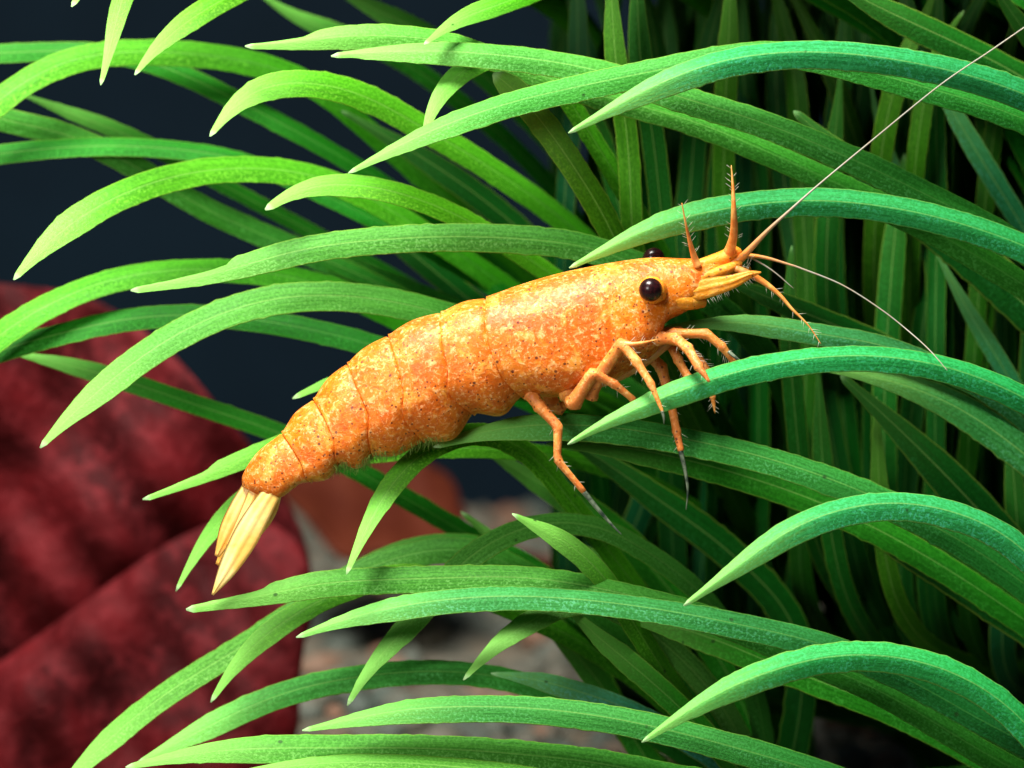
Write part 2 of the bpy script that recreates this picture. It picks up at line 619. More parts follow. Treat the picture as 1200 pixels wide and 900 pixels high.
plant('front', 3.35, 0.1, 'front clump of water grass with five glossy teal leaves bowing past the shrimp head')
plant('middle', 3.0, 1.1, 'water grass clump whose long leaves run under the shrimp belly and legs')
plant('left', 1.5, 2.5, 'water grass clump with lime leaves arching over the shrimp back toward the red leaf')
plant('low', 1.25, 0.9, 'low water grass clump with short leaf tips hanging over the pale sand')
plant('tall', 1.0, 3.2, 'tall upright dark green water grass clump standing behind the shrimp back')
plant('rear', 2.4, 3.0, 'dense upright water grass clump behind the shrimp head and feelers')
plant('corner', 3.9, 3.2, 'shaded water grass clump behind the bowed teal leaves, farthest from the red leaf')

# front, teal, bowed leaves
F = dict(ridge=0.62, a=17, a1=14, tint=TEAL, tip=0.55, nub=0.17)
leaf('front', [(666, 156), (720, 127), (780, 98), (850, 74), (930, 64), (1010, 67), (1090, 79), (1150, 94), (1200, 111), (1270, 145)], 37, -.22, -.02, **F)
leaf('front', [(667, 314), (720, 288), (780, 262), (860, 244), (940, 236), (1010, 240), (1080, 252), (1150, 272), (1200, 291), (1270, 325)], 36, .02, .14, **F)
leaf('front', [(665, 521), (700, 500), (774, 469), (840, 445), (900, 430), (970, 421), (1040, 421), (1110, 433), (1160, 450), (1200, 468), (1265, 505)], 34, -.27, -.12, **F)
leaf('front', [(801, 710), (835, 686), (875, 658), (930, 621), (990, 599), (1050, 592), (1110, 601), (1165, 622), (1200, 648), (1250, 700)], 37, -.28, -.12, **F)
leaf('front', [(752, 870), (800, 838), (850, 810), (900, 789), (960, 772), (1015, 768), (1080, 777), (1135, 799), (1170, 822), (1200, 850), (1245, 905)], 37, -.3, -.15, **F)

# middle clump
Mk = dict(ridge=0.35, a=30, a1=18, tip=0.5)
leaf('middle', [(408, 203), (450, 181), (520, 150), (600, 122), (680, 103), (760, 86), (840, 70), (910, 62), (990, 78), (1080, 104), (1150, 123), (1210, 145)], 33, -.12, .1, tint=(0.06, .32, .04), **Mk)
leaf('middle', [(388, 66), (430, 63), (500, 62), (560, 65), (620, 71), (680, 80), (740, 96), (800, 117), (870, 137), (940, 163), (1010, 193), (1080, 227), (1150, 262), (1220, 305)], 34, .02, .3, tint=(0.06, .31, .035), step=(-1, .12, .35), nub=.3, **Mk)
leaf('middle', [(287, 54), (330, 52), (370, 47), (420, 43), (470, 44), (530, 52), (600, 78), (680, 108), (750, 127), (820, 147), (890, 176), (960, 207), (1030, 240), (1100, 275), (1200, 335)], 32, .1, .45, tint=(0.08, .32, .03), step=(1, .3, .45), nub=.28, **Mk)
leaf('middle', [(776, 384), (810, 380), (860, 378), (910, 384), (967, 394), (1035, 405), (1110, 435)], 27, .12, .4, tint=(0.04, .29, .07), **Mk)
leaf('middle', [(508, 524), (545, 512), (590, 503), (650, 500), (720, 504), (800, 517), (870, 532), (940, 552), (1010, 578), (1080, 610), (1150, 650), (1220, 700)], 37, .02, .35, tint=(0.045, .30, .05), **Mk)
leaf('middle', [(640, 520), (720, 525), (800, 540), (880, 562), (960, 590), (1040, 628), (1120, 675), (1210, 735)], 36, .3, .6, tint=MID, **Mk)
leaf('middle', [(940, 560), (1010, 605), (1080, 645), (1150, 690), (1230, 745)], 62, .45, .75, tint=SHADE_GREEN, tip=.7, a=10, ridge=.2)
leaf('middle', [(218, 714), (267, 705), (317, 697), (367, 685), (430, 681), (500, 679), (600, 677), (667, 684), (730, 697), (800, 715), (870, 740), (950, 775), (1040, 815), (1130, 870)], 34, -.02, .3, tint=(0.07, .32, .03), step=(1, .36, .42), nub=.34, ridge=.22, a=18, a1=24, tip=.6)
leaf('middle', [(347, 747), (400, 728), (467, 713), (533, 704), (600, 701), (667, 704), (733, 711), (800, 721), (867, 734), (933, 748), (990, 765), (1060, 795), (1140, 840)], 33, -.12, .2, tint=(0.045, .31, .06), **Mk)
leaf('middle', [(700, 715), (770, 730), (840, 752), (910, 782), (990, 812), (1080, 850), (1180, 905)], 36, .35, .6, tint=MID, **Mk)
leaf('middle', [(860, 735), (940, 770), (1020, 806), (1110, 848), (1200, 895), (1260, 930)], 60, .5, .7, tint=SHADE_GREEN, tip=.7, a=10, ridge=.2)
leaf('middle', [(354, 856), (400, 847), (467, 835), (533, 831), (600, 831), (667, 836), (733, 846), (800, 861), (867, 879), (933, 898), (1010, 925)], 35, -.2, .1, tint=(0.05, .31, .05), **Mk)
leaf('middle', [(147, 899), (233, 883), (320, 878), (400, 878), (500, 878), (600, 884), (700, 895), (800, 915)], 36, -.2, .1, tint=(0.085, .34, .03), ridge=.22, a=24, tip=.6)
leaf('middle', [(255, 910), (340, 898), (430, 894), (520, 898), (620, 910), (720, 930)], 26, -.26, 0, tint=(0.085, .34, .03), ridge=.22, a=24, tip=.6)
leaf('middle', [(930, 130), (1000, 190), (1080, 250), (1150, 310), (1220, 375)], 58, .55, .85, tint=SHADE_GREEN, a=10, tip=.8, ridge=.2)
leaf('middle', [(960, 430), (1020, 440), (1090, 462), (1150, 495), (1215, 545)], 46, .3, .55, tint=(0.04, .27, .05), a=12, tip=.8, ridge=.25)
leaf('middle', [(985, 440), (1050, 500), (1110, 560), (1170, 625), (1220, 690)], 54, .6, .9, tint=SHADE_GREEN, a=8, tip=.8, ridge=.2)

# left-arching lime leaves
Lk = dict(ridge=0.16, a=26, a1=34, tip=0.42)
leaf('left', [(-150, 300), (-90, 205), (-20, 134), (30, 96), (67, 76), (120, 63), (177, 61), (250, 66), (320, 80), (380, 108), (440, 160)], 33, .35, 1.5, tint=LIME, **Lk)
leaf('left', [(-170, 95), (-60, 68), (20, 62), (90, 60), (150, 66), (220, 90), (300, 130)], 26, .9, 1.3, tint=MID, **Lk)
leaf('left', [(246, 160), (262, 136), (285, 114), (320, 99), (360, 97), (405, 105), (450, 124), (490, 148), (540, 176), (600, 215)], 33, .02, 1.1, tint=LIME, **Lk)
leaf('left', [(311, 246), (330, 231), (360, 219), (400, 216), (450, 222), (500, 238), (553, 262), (620, 305)], 30, .0, .8, tint=LIME, nub=.3, **Lk)
leaf('left', [(153, 340), (195, 333), (233, 326), (270, 317), (310, 305), (360, 292), (430, 283), (520, 278), (600, 280), (680, 288), (730, 304)], 36, -.02, .4, tint=(0.075, .33, .03), step=(1, .46, .5), nub=.3, ridge=.2, a=16, a1=26, tip=.7)
leaf('left', [(16, 328), (35, 305), (62, 280), (100, 251), (160, 221), (230, 202), (300, 198), (360, 205), (420, 226), (480, 262)], 35, .02, 1.2, tint=LIME, **Lk)
leaf('left', [(-170, 225), (-70, 192), (0, 181), (100, 172), (200, 175), (290, 190), (370, 225)], 27, .8, 1.2, tint=MID, **Lk)
leaf('left', [(-180, 95), (-90, 112), (0, 140), (80, 158), (160, 196), (230, 240), (330, 285), (430, 325), (520, 357), (590, 400)], 33, .8, 1.5, tint=(0.05, .27, .02), ridge=.16, a=5, tip=.4)
leaf('left', [(20, 108), (80, 132), (150, 158), (230, 200)], 22, 1.1, 1.4, tint=MID, ridge=.16, a=5, tip=.4)
leaf('left', [(-140, 560), (-60, 450), (0, 393), (67, 353), (133, 328), (200, 318), (260, 317), (320, 322), (390, 338), (450, 365)], 34, .3, 1.2, tint=LIME, **Lk)
leaf('left', [(-190, 540), (-70, 445), (0, 412), (67, 393), (133, 377), (200, 370), (260, 371), (330, 380), (400, 395), (460, 412)], 30, .6, .9, tint=MID, **Lk)
leaf('left', [(47, 525), (62, 506), (87, 484), (150, 431), (217, 387), (283, 360), (333, 349), (400, 347), (470, 356), (540, 375)], 37, .1, .6, tint=(0.09, .36, .035), **Lk)
leaf('left', [(10, 412), (100, 433), (167, 453), (233, 476), (327, 507), (400, 541), (460, 575), (520, 610), (590, 650)], 27, .85, 1.3, tint=MID, ridge=.16, a=8, tip=.4)
leaf('left', [(167, 585), (207, 570), (240, 557), (275, 543), (310, 528), (370, 505), (440, 480)], 26, .2, .5, tint=LIME, step=(1, .34, .55), nub=.35, ridge=.2, a=15, tip=.5)
leaf('left', [(206, 693), (222, 662), (245, 625), (272, 595), (310, 565), (370, 540), (450, 530)], 25, .3, .5, tint=LIME, ridge=.16, a=20, tip=.4)
leaf('left', [(343, 467), (362, 456), (385, 448), (430, 435), (490, 430)], 17, .3, .6, tint=LIME, ridge=.16, a=15, tip=.3, nub=.4)
leaf('left', [(495, 170), (499, 146), (511, 116), (529, 93), (552, 76), (590, 62), (640, 80), (680, 140)], 27, -.08, .5, tint=LIME, ridge=.2, a=20, tip=.4)
leaf('left', [(578, 86), (590, 92), (604, 104), (625, 130), (655, 170), (688, 220), (715, 268), (745, 340)], 34, .14, .6, tint=YEL, ridge=.16, a=8, tip=.1, nub=.55)
leaf('left', [(230, 240), (300, 270), (370, 300), (450, 335), (530, 380)], 22, 1.2, 1.4, tint=MID, ridge=.16, a=5, tip=.6)
leaf('left', [(370, 215), (430, 255), (500, 310), (560, 360)], 34, 1.3, 1.6, tint=SHADE_GREEN, a=5, tip=.6)
leaf('left', [(400, 130), (470, 170), (540, 215), (610, 270), (660, 330)], 36, 1.2, 1.6, tint=SHADE_GREEN, a=5, tip=.6)

# low clump
leaf('low', [(60, 940), (90, 903), (167, 834), (233, 789), (300, 749), (360, 708), (410, 676), (460, 655), (520, 643), (580, 652), (640, 690)], 33, .3, .8, tint=(0.085, .34, .035), ridge=.16, a=24, tip=.4)
leaf('low', [(160, 895), (233, 858), (300, 825), (350, 808), (400, 797), (467, 789), (533, 788), (600, 797), (670, 820)], 32, .35, .7, tint=(0.05, .30, .04), ridge=.2, a=28, tip=.4)
leaf('low', [(247, 823), (262, 798), (280, 774), (317, 740), (365, 709), (420, 685), (480, 670), (540, 690)], 30, .12, .6, tint=LIME, ridge=.16, a=20, tip=.42)
leaf('low', [(407, 827), (418, 804), (432, 785), (455, 757), (487, 726), (515, 690), (545, 656), (590, 628), (645, 612), (710, 620), (770, 655)], 31, .06, .6, tint=(0.075, .34, .035), ridge=.16, a=14, a1=30, tip=.5)
leaf('low', [(543, 797), (556, 781), (572, 764), (595, 745), (625, 727), (660, 708), (710, 705), (760, 740)], 31, .04, .5, tint=(0.085, .35, .04), ridge=.2, a=18, tip=.4)
leaf('low', [(600, 602), (612, 611), (628, 617), (660, 634), (690, 658), (712, 682), (735, 720)], 29, -.16, .3, tint=LIME, ridge=.2, a=24, tip=.3)
leaf('low', [(575, 789), (605, 793), (633, 797), (683, 813), (733, 829), (790, 860)], 28, .45, .6, tint=(0.03, .24, .10), ridge=.2, a=20, tip=.3)
leaf('low', [(660, 705), (690, 738), (720, 762), (767, 802), (800, 832), (850, 885)], 31, .3, .5, tint=MID, ridge=.16, a=8, tip=.4)
leaf('low', [(406, 673), (413, 654), (424, 630), (448, 584), (480, 543), (512, 520), (560, 505), (620, 530), (670, 590)], 29, -.22, .6, tint=LIME, ridge=.16, a=22, tip=.5)
leaf('low', [(400, 668), (450, 645), (500, 636), (543, 637), (600, 650), (660, 690)], 28, .9, 1.1, tint=MID, ridge=.16, a=20, tip=.6)
leaf('low', [(560, 520), (620, 560), (690, 600), (750, 650), (800, 710)], 42, .9, 1.2, tint=MID, a=6, tip=.6)
leaf('low', [(640, 500), (700, 535), (770, 585), (840, 635), (900, 690)], 44, .8, 1.2, tint=SHADE_GREEN, a=6, tip=.8)
leaf('low', [(540, 600), (590, 640), (640, 700), (690, 770), (730, 850)], 34, 1.1, 1.2, tint=MID, a=4, tip=.6)
leaf('low', [(640, 620), (690, 650), (740, 690), (790, 760), (830, 840)], 36, .8, 1.0, tint=MID, a=6, tip=.5)
leaf('low', [(610, 700), (660, 750), (710, 810), (750, 880)], 34, .9, 1.0, tint=MID, a=4, tip=.5)

# drooping leaves that come over from the rear clump
leaf('tall', [(118, 100), (122, 82), (128, 62), (134, 32), (143, 0), (160, -40), (210, -85), (300, -110), (420, -100), (540, -60)], 27, .0, 1.6, tint=LIME, ridge=.16, a=10, tip=.5)
leaf('tall', [(158, 88), (170, 70), (184, 55), (213, 30), (250, 6), (300, -20), (380, -45), (470, -50), (560, -30)], 30, -.05, 1.6, tint=LIME, ridge=.16, a=18, tip=.5)
leaf('tall', [(84, 8), (92, -6), (110, -30), (160, -70), (260, -100), (400, -100), (540, -70)], 20, .1, 1.8, tint=LIME, ridge=.16, a=18, tip=.3, nub=.35)
leaf('tall', [(497, 52), (520, 34), (545, 20), (590, 4), (640, -15), (700, -35), (770, -30), (820, 0)], 27, -.15, 1.6, tint=LIME, ridge=.16, a=22, tip=.5)
leaf('tall', [(300, -10), (345, 20), (400, 40), (470, 70), (540, 120)], 26, 1.5, 2.0, tint=MID, ridge=.16, a=12, tip=.4)
leaf('tall', [(380, -20), (440, 12), (500, 40), (570, 90), (640, 160)], 30, 1.4, 1.9, tint=MID, ridge=.16, a=12, tip=.4)

# upright leaves one can tell apart, tints darkened to imitate shade
Uk = dict(ridge=0.14, a=-8, tip=0.5)
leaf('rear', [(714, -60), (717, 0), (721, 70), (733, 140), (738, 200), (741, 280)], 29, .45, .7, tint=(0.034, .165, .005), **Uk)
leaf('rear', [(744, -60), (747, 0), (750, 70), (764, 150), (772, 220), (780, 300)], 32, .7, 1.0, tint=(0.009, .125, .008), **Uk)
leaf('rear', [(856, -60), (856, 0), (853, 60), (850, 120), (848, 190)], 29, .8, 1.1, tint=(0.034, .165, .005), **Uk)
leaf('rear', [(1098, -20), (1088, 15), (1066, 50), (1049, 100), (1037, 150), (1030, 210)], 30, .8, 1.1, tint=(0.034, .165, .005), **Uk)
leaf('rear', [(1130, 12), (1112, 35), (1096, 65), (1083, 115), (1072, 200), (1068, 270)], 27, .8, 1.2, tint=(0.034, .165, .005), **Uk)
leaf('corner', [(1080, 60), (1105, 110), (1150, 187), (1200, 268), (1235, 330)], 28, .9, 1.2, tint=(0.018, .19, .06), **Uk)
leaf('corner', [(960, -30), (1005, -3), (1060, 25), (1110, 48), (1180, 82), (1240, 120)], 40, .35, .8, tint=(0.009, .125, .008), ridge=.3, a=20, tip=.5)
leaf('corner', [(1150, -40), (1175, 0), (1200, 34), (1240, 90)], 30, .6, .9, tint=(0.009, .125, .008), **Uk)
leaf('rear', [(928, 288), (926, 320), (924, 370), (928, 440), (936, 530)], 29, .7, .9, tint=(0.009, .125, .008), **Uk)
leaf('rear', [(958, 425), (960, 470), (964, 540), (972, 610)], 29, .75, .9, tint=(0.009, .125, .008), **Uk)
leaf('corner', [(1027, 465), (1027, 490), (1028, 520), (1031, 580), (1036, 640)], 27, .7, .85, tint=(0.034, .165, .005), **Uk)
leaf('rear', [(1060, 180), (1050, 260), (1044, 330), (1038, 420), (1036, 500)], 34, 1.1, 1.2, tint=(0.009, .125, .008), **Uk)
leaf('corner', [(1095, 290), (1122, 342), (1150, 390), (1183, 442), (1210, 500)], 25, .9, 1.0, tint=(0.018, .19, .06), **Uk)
leaf('rear', [(830, 318), (880, 340), (950, 370), (1030, 402), (1090, 440)], 32, .5, .9, tint=SHADE_GREEN, ridge=.2, a=8, tip=.5)
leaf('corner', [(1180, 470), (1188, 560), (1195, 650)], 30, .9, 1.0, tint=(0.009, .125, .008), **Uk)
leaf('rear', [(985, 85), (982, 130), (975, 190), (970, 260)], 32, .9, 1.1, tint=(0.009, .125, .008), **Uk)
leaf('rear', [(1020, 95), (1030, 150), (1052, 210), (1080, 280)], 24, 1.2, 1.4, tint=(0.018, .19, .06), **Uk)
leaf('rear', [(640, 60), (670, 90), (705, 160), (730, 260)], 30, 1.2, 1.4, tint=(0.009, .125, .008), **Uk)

# the crowd of upright leaves behind, shade painted into their dark tints
def crowd(key, n, xr, dr, seed):
    r = random.Random(seed)
    for _ in range(n):
        x0 = r.uniform(*xr)
        d = r.uniform(*dr)
        topy = r.choice((-60, -60, -60, -40, r.uniform(20, 500)))
        lean = r.gauss(0, 60)
        bow = r.gauss(0, 22)
        if x0 + lean < 650:
            lean = abs(lean) * 0.4
        yb = 640 + r.uniform(-60, 80)
        pts = []
        for k in range(6):
            f = k / 5
            y = topy + (yb - topy) * f
            pts.append((x0 + lean * (1 - f) ** 1.4 + bow * math.sin(math.pi * f) + (1 - f) ** 3 * r.gauss(0, 14), y))
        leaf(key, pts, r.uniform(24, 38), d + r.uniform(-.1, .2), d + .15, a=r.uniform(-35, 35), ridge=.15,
             tint=r.choice((SHADE_GREEN, SHADE_GREEN, SHADE_GREEN, (0.004, .075, .006), (0.006, .09, .022), (0.02, .11, .004))), tip=r.uniform(.4, .9))


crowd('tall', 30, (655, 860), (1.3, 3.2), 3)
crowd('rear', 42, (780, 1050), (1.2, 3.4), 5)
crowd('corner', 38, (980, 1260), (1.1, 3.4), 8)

# unseen leaves added above the view to shade the clumps behind
r_ = random.Random(21)
for i in range(130):
    key = ('middle', 'rear', 'corner', 'tall')[i % 4]
    yy = -70 - 20 * (i % 15) + r_.uniform(-14, 14)
    xt = r_.uniform(430, 900)
    d = r_.uniform(.75, 2.9)
    if i > 100:
        xt, d = r_.uniform(330, 520), r_.uniform(.55, 1.9)
    elif i > 60:
        xt, d = r_.uniform(600, 900), r_.uniform(.4, 1.3)
    pts = [(xt + k * 100, yy + 60 - 78 * math.sin(min(1.0, k / 4.5) * 1.75) + max(0, k - 3) ** 2 * 12) for k in range(6)]
    leaf(key, pts, r_.uniform(30, 40), d, d + .3, a=50, ridge=.3, tint=MID)

# ------------------------------------------------------------------ red lotus behind, on the left
def red_material():
    t = NT('red_lotus_leaf')
    co = t.n('ShaderNodeTexCoord').outputs['Object']
    a = t.noise(co, 1.3, 3, 0.6, 0.4)
    b = t.noise(co, 8.0, 4, 0.7)
    c = t.mix(t.ramp(a, 0.36, 0.66), (0.034, 0.0012, 0.002), (0.105, 0.004, 0.006))
    c = t.mix(t.ramp(b, 0.46, 0.64, 0, 0.7), c, (0.13, 0.011, 0.014))
    nb = t.bump(b, 0.6, 0.05)
    nb = t.bump(a, 0.5, 0.12, nb)
    return t.done(t.bsdf(c, 0.7, nb, Specular_IOR_Level=0.12).outputs[0])


M_RED = red_material()
lotus = empty('red_lotus_plant', tuple(at(60, 860, 4.0)[:2]) + (0.0,), 'dark crimson broad-leaved lotus standing behind the grass tips, out of focus', 'aquatic plant')


def broad_leaf(outline, centre, depth, bulge, name):
    O = catmull(np.array(outline + outline[:1], float), 8)[:-1]
    c = np.array(centre, float)
    m, rings = len(O), 22
    def surf(p, r):
        d = depth(p[0], p[1]) - bulge * (1 - r ** 2) + 0.10 * math.sin(p[0] * .021 + p[1] * .013) + 0.05 * math.sin(p[0] * .05 - p[1] * .043)
        return at(p[0], p[1], d)
    V = [surf(c, 0)]
    for i in range(1, rings + 1):
        r = i / rings
        for p in O:
            V.append(surf(c + (p - c) * r, r))
    V = np.array(V)
    Bk = V + np.array([0, 0.05, -0.01])
    nb = len(V)
    F_ = []
    for j in range(m):
        k = (j + 1) % m
        F_.append((0, 1 + j, 1 + k))
        F_.append((nb, nb + 1 + k, nb + 1 + j))
        for i in range(rings - 1):
            a, b = 1 + i * m, 1 + (i + 1) * m
            F_.append((a + j, b + j, b + k, a + k))
            F_.append((nb + a + j, nb + a + k, nb + b + k, nb + b + j))
        e_ = 1 + (rings - 1) * m
        F_.append((e_ + j, nb + e_ + j, nb + e_ + k, e_ + k))
    me = new_mesh(name, np.vstack([V, Bk]), F_)
    return link(name, me, M_RED, lotus)


broad_leaf([(-420, 500), (-260, 370), (-90, 330), (20, 334), (110, 352), (190, 404), (250, 470), (310, 545), (352, 620), (366, 690),
            (350, 760), (250, 790), (50, 800), (-200, 760), (-400, 680)], (-40, 570),
           lambda x, y: 3.7 + (y - 600) * 0.0010, .35, 'blade')
broad_leaf([(-420, 900), (-200, 880), (-60, 812), (40, 748), (130, 682), (220, 625), (300, 606), (350, 640), (362, 700), (352, 790), (345, 870),
            (300, 950), (100, 1010), (-150, 1010), (-380, 980)], (60, 830),
           lambda x, y: 3.25 - (y - 800) * 0.0010, .22, 'blade')
for p, q in (((-40, 700, 4.0), 0.2), ((60, 900, 3.35), 0.5)):
    a0 = at(*p)
    g0 = np.array([at(60, 860, 4.0)[0] + (q - .3) * .4, at(60, 860, 4.0)[1], -0.2])
    mids = np.array([a0, a0 * 0.6 + g0 * 0.4 + np.array([0, .12, 0]), g0])
    P = catmull(mids, 8)
    V, F_ = tube_data(P, np.full(len(P), .09), 8)
    link('leaf_stalk', new_mesh('leaf_stalk', V, F_), M_RED, lotus)

# fallen brown leaf lying on the sand beyond
def fallen_leaf():
    e0 = at(455, 598, 7.6)
    e = empty('fallen_brown_leaf', (float(e0[0]), float(e0[1]), sand_h(e0[0], e0[1])), 'blurred rust brown dead leaf lying on the sand below the shrimp belly', 'dead leaf')
    n, m = 40, 9
    A, B = at(330, 566, 7.6), at(545, 628, 7.0)
    V, Fq = [], []
    for side in (0, 1):
        for i in range(n + 1):
            f = i / n
            c = A * (1 - f) + B * f
            half = 0.66 * math.sin(math.pi * min(1, f * 1.02 + .01)) ** 0.6 + .03
            for j in range(m):
                v = -1 + 2 * j / (m - 1)
                V.append(c + np.array([0.1 * v * half, 0.75 * v * half, 0.45 * v * half + 0.12 * v * v]) + np.array([0, 0, -0.04 * side + .05 * math.sin(f * 14 + v)]))
    K = (n + 1) * m
    for i in range(n):
        for j in range(m - 1):
            a = i * m + j
            Fq.append((a, a + 1, a + m + 1, a + m))
            Fq.append((K + a, K + a + m, K + a + m + 1, K + a + 1))
        for j in (0, m - 1):
            a = i * m + j
            Fq.append((a, a + m, K + a + m, K + a))
    mat = plain('dead_leaf', (0.085, 0.017, 0.007), 0.7, scale=2.5, bump=.3, Specular_IOR_Level=0.1, colour2=(0.06, 0.010, 0.004))
    link('blade', new_mesh('blade', V, Fq), mat, e)
    P = catmull(np.array([B, B + np.array([.3, -.1, -.1]), B + np.array([.7, 0, -.22])]), 6)
    Vt, Ft = tube_data(P, np.full(len(P), .05), 6)
    link('leaf_stalk', new_mesh('leaf_stalk', Vt, Ft), mat, e)


fallen_leaf()

# ------------------------------------------------------------------ the shrimp
shrimp = empty('shrimp', tuple(at(600, 480, 0)), 'speckled orange shrimp with black eyes clinging to the green leaves', 'shrimp')
P5 = lambda *p: np.array(p, float)
rings = [  # picture outline of each body ring from back to belly, half thickness
    (P5((853, 307), (854, 312), (854, 318), (853, 324), (851, 329)), 7),
    (P5((834, 304), (838, 314), (839, 326), (836, 338), (830, 348)), 20),
    (P5((800, 303), (807, 318), (810, 335), (809, 352), (802, 366)), 31),
    (P5((765, 302), (775, 325), (781, 345), (784, 365), (779, 380)), 37),
    (P5((730, 306), (745, 335), (755, 365), (768, 390), (772, 410)), 46),
    (P5((690, 313), (702, 345), (715, 385), (730, 415), (737, 436)), 54),
    (P5((650, 322), (659, 360), (671, 400), (688, 436), (703, 453)), 59),
    (P5((610, 334), (616, 372), (628, 410), (646, 445), (660, 464)), 60),
    (P5((570, 348), (569, 378), (577, 415), (592, 446), (613, 467)), 58),
    (P5((545, 354), (544, 388), (552, 425), (561, 458), (588, 484)), 57),
    (P5((517, 365), (518, 398), (525, 432), (528, 463), (556, 487)), 55),
    (P5((484, 376), (490, 412), (499, 447), (503, 480), (530, 512)), 53),
    (P5((455, 392), (465, 425), (473, 458), (474, 490), (497, 519)), 51),
    (P5((428, 408), (443, 445), (454, 475), (455, 503), (464, 531)), 48),
    (P5((407, 425), (421, 460), (432, 486), (432, 512), (437, 536)), 45),
    (P5((385, 444), (401, 475), (412, 503), (412, 526), (420, 546)), 42),
    (P5((367, 467), (381, 491), (391, 516), (393, 535), (400, 546)), 38),
    (P5((347, 484), (361, 508), (372, 531), (375, 549), (384, 558)), 34),
    (P5((330, 506), (344, 527), (354, 545), (358, 559), (365, 566)), 30),
    (P5((303, 530), (318, 545), (330, 556), (340, 566), (349, 566)), 26),
    (P5((286, 555), (298, 564), (310, 572), (321, 580), (330, 580)), 21),
    (P5((283, 570), (292, 575), (302, 580), (312, 584), (320, 586)), 15),
]
breaks = [8, 10, 12, 14, 16, 18]                    # rings where one plate ends and slides over the next
NPHI = 44
R5 = np.array([r[0] for r in rings]).reshape(len(rings), 10)
HT = np.array([[r[1]] for r in rings], float)
phi5 = np.linspace(0, 1, NPHI)
PER = 9
dense = catmull(np.hstack([R5, HT]), PER)           # rings in between
plate_q = np.zeros(len(dense))
edges = [0] + breaks + [len(rings) - 1]
for a, b in zip(edges[:-1], edges[1:]):
    for i in range(a * PER, b * PER + 1):
        plate_q[i] = (i - a * PER) / ((b - a) * PER)
sect = []
for row in dense:
    c5 = row[:10].reshape(5, 2)
    cc = catmull(c5, 16)
    q = np.linspace(0, 1, len(cc))
    # crowd samples to the back and belly so they stay round
    ph = 0.5 - 0.5 * np.cos(np.pi * phi5) * (0.75 + 0.25 * np.cos(np.pi * phi5) ** 2)
    xs = np.interp(ph, q, cc[:, 0])
    ys = np.interp(ph, q, cc[:, 1])
    fr = (1 - np.abs(2 * ph - 1) ** 2.3) ** (1 / 2.0)
    fr[0] = fr[-1] = 0
    sect.append((xs, ys, fr * row[10]))
near = np.array([[at(x, y, -h * PX) for x, y, h in zip(*s)] for s in sect])
far = np.array([[at(x, y, h * PX) for x, y, h in zip(*s)] for s in sect])
full = np.concatenate([near, far[:, -2:0:-1]], 1)   # closed rings
nr, nk = full.shape[:2]
du = np.gradient(full, axis=0)
dv = np.roll(full, -1, 1) - np.roll(full, 1, 1)
nrm = unit(np.cross(du, dv))
cen = full.mean(1, keepdims=True)
if np.sum(nrm * (full - cen)) < 0:
    nrm = -nrm
phk = np.concatenate([phi5, phi5[-2:0:-1]])
rows, brk = [], set(b * PER for b in breaks)
for i in range(nr):
    q = plate_q[i]
    if i < 8 * PER:
        inf = 0.6 * q
    else:
        inf = -2.6 + 3.6 * math.sin(math.pi * min(1.0, 0.08 + q * 0.80)) ** 0.7
    if i in brk:
        lip = 0.6
        rows.append(full[i] + nrm[i] * (lip * PX))
        du1 = full[min(i + 1, nr - 1)] - full[i]
        rows.append(full[i] + du1 * 0.10 + nrm[i] * (0.2 * PX))
        rows.append(full[i] + du1 * 0.04 + nrm[i] * (-4.4 * PX))
        rows.append(full[i] + du1 * 0.30 + nrm[i] * (-3.2 * PX))
    else:
        low = sstep(0.55, 0.95, phk) * (3.4 * math.sin(math.pi * q) - 1.4 if i > 8 * PER else 0.0)
        rows.append(full[i] + nrm[i] * ((inf + low) * PX)[:, None])
body = np.array(rows)
nr = len(body)
BV = body.reshape(-1, 3)
BF = [(i * nk + j, i * nk + (j + 1) % nk, (i + 1) * nk + (j + 1) % nk, (i + 1) * nk + j) for i in range(nr - 1) for j in range(nk)]
BV = np.vstack([BV, body[0].mean(0) + RGT * 0.01, body[-1].mean(0) - RGT * 0.01])
for j in range(nk):
    k = (j + 1) % nk
    BF.append((nr * nk, k, j))
    BF.append((nr * nk + 1, (nr - 1) * nk + j, (nr - 1) * nk + k))
body_o = link('body', new_mesh('body', BV, BF), M_SHELL, shrimp)

hairs = Pile()


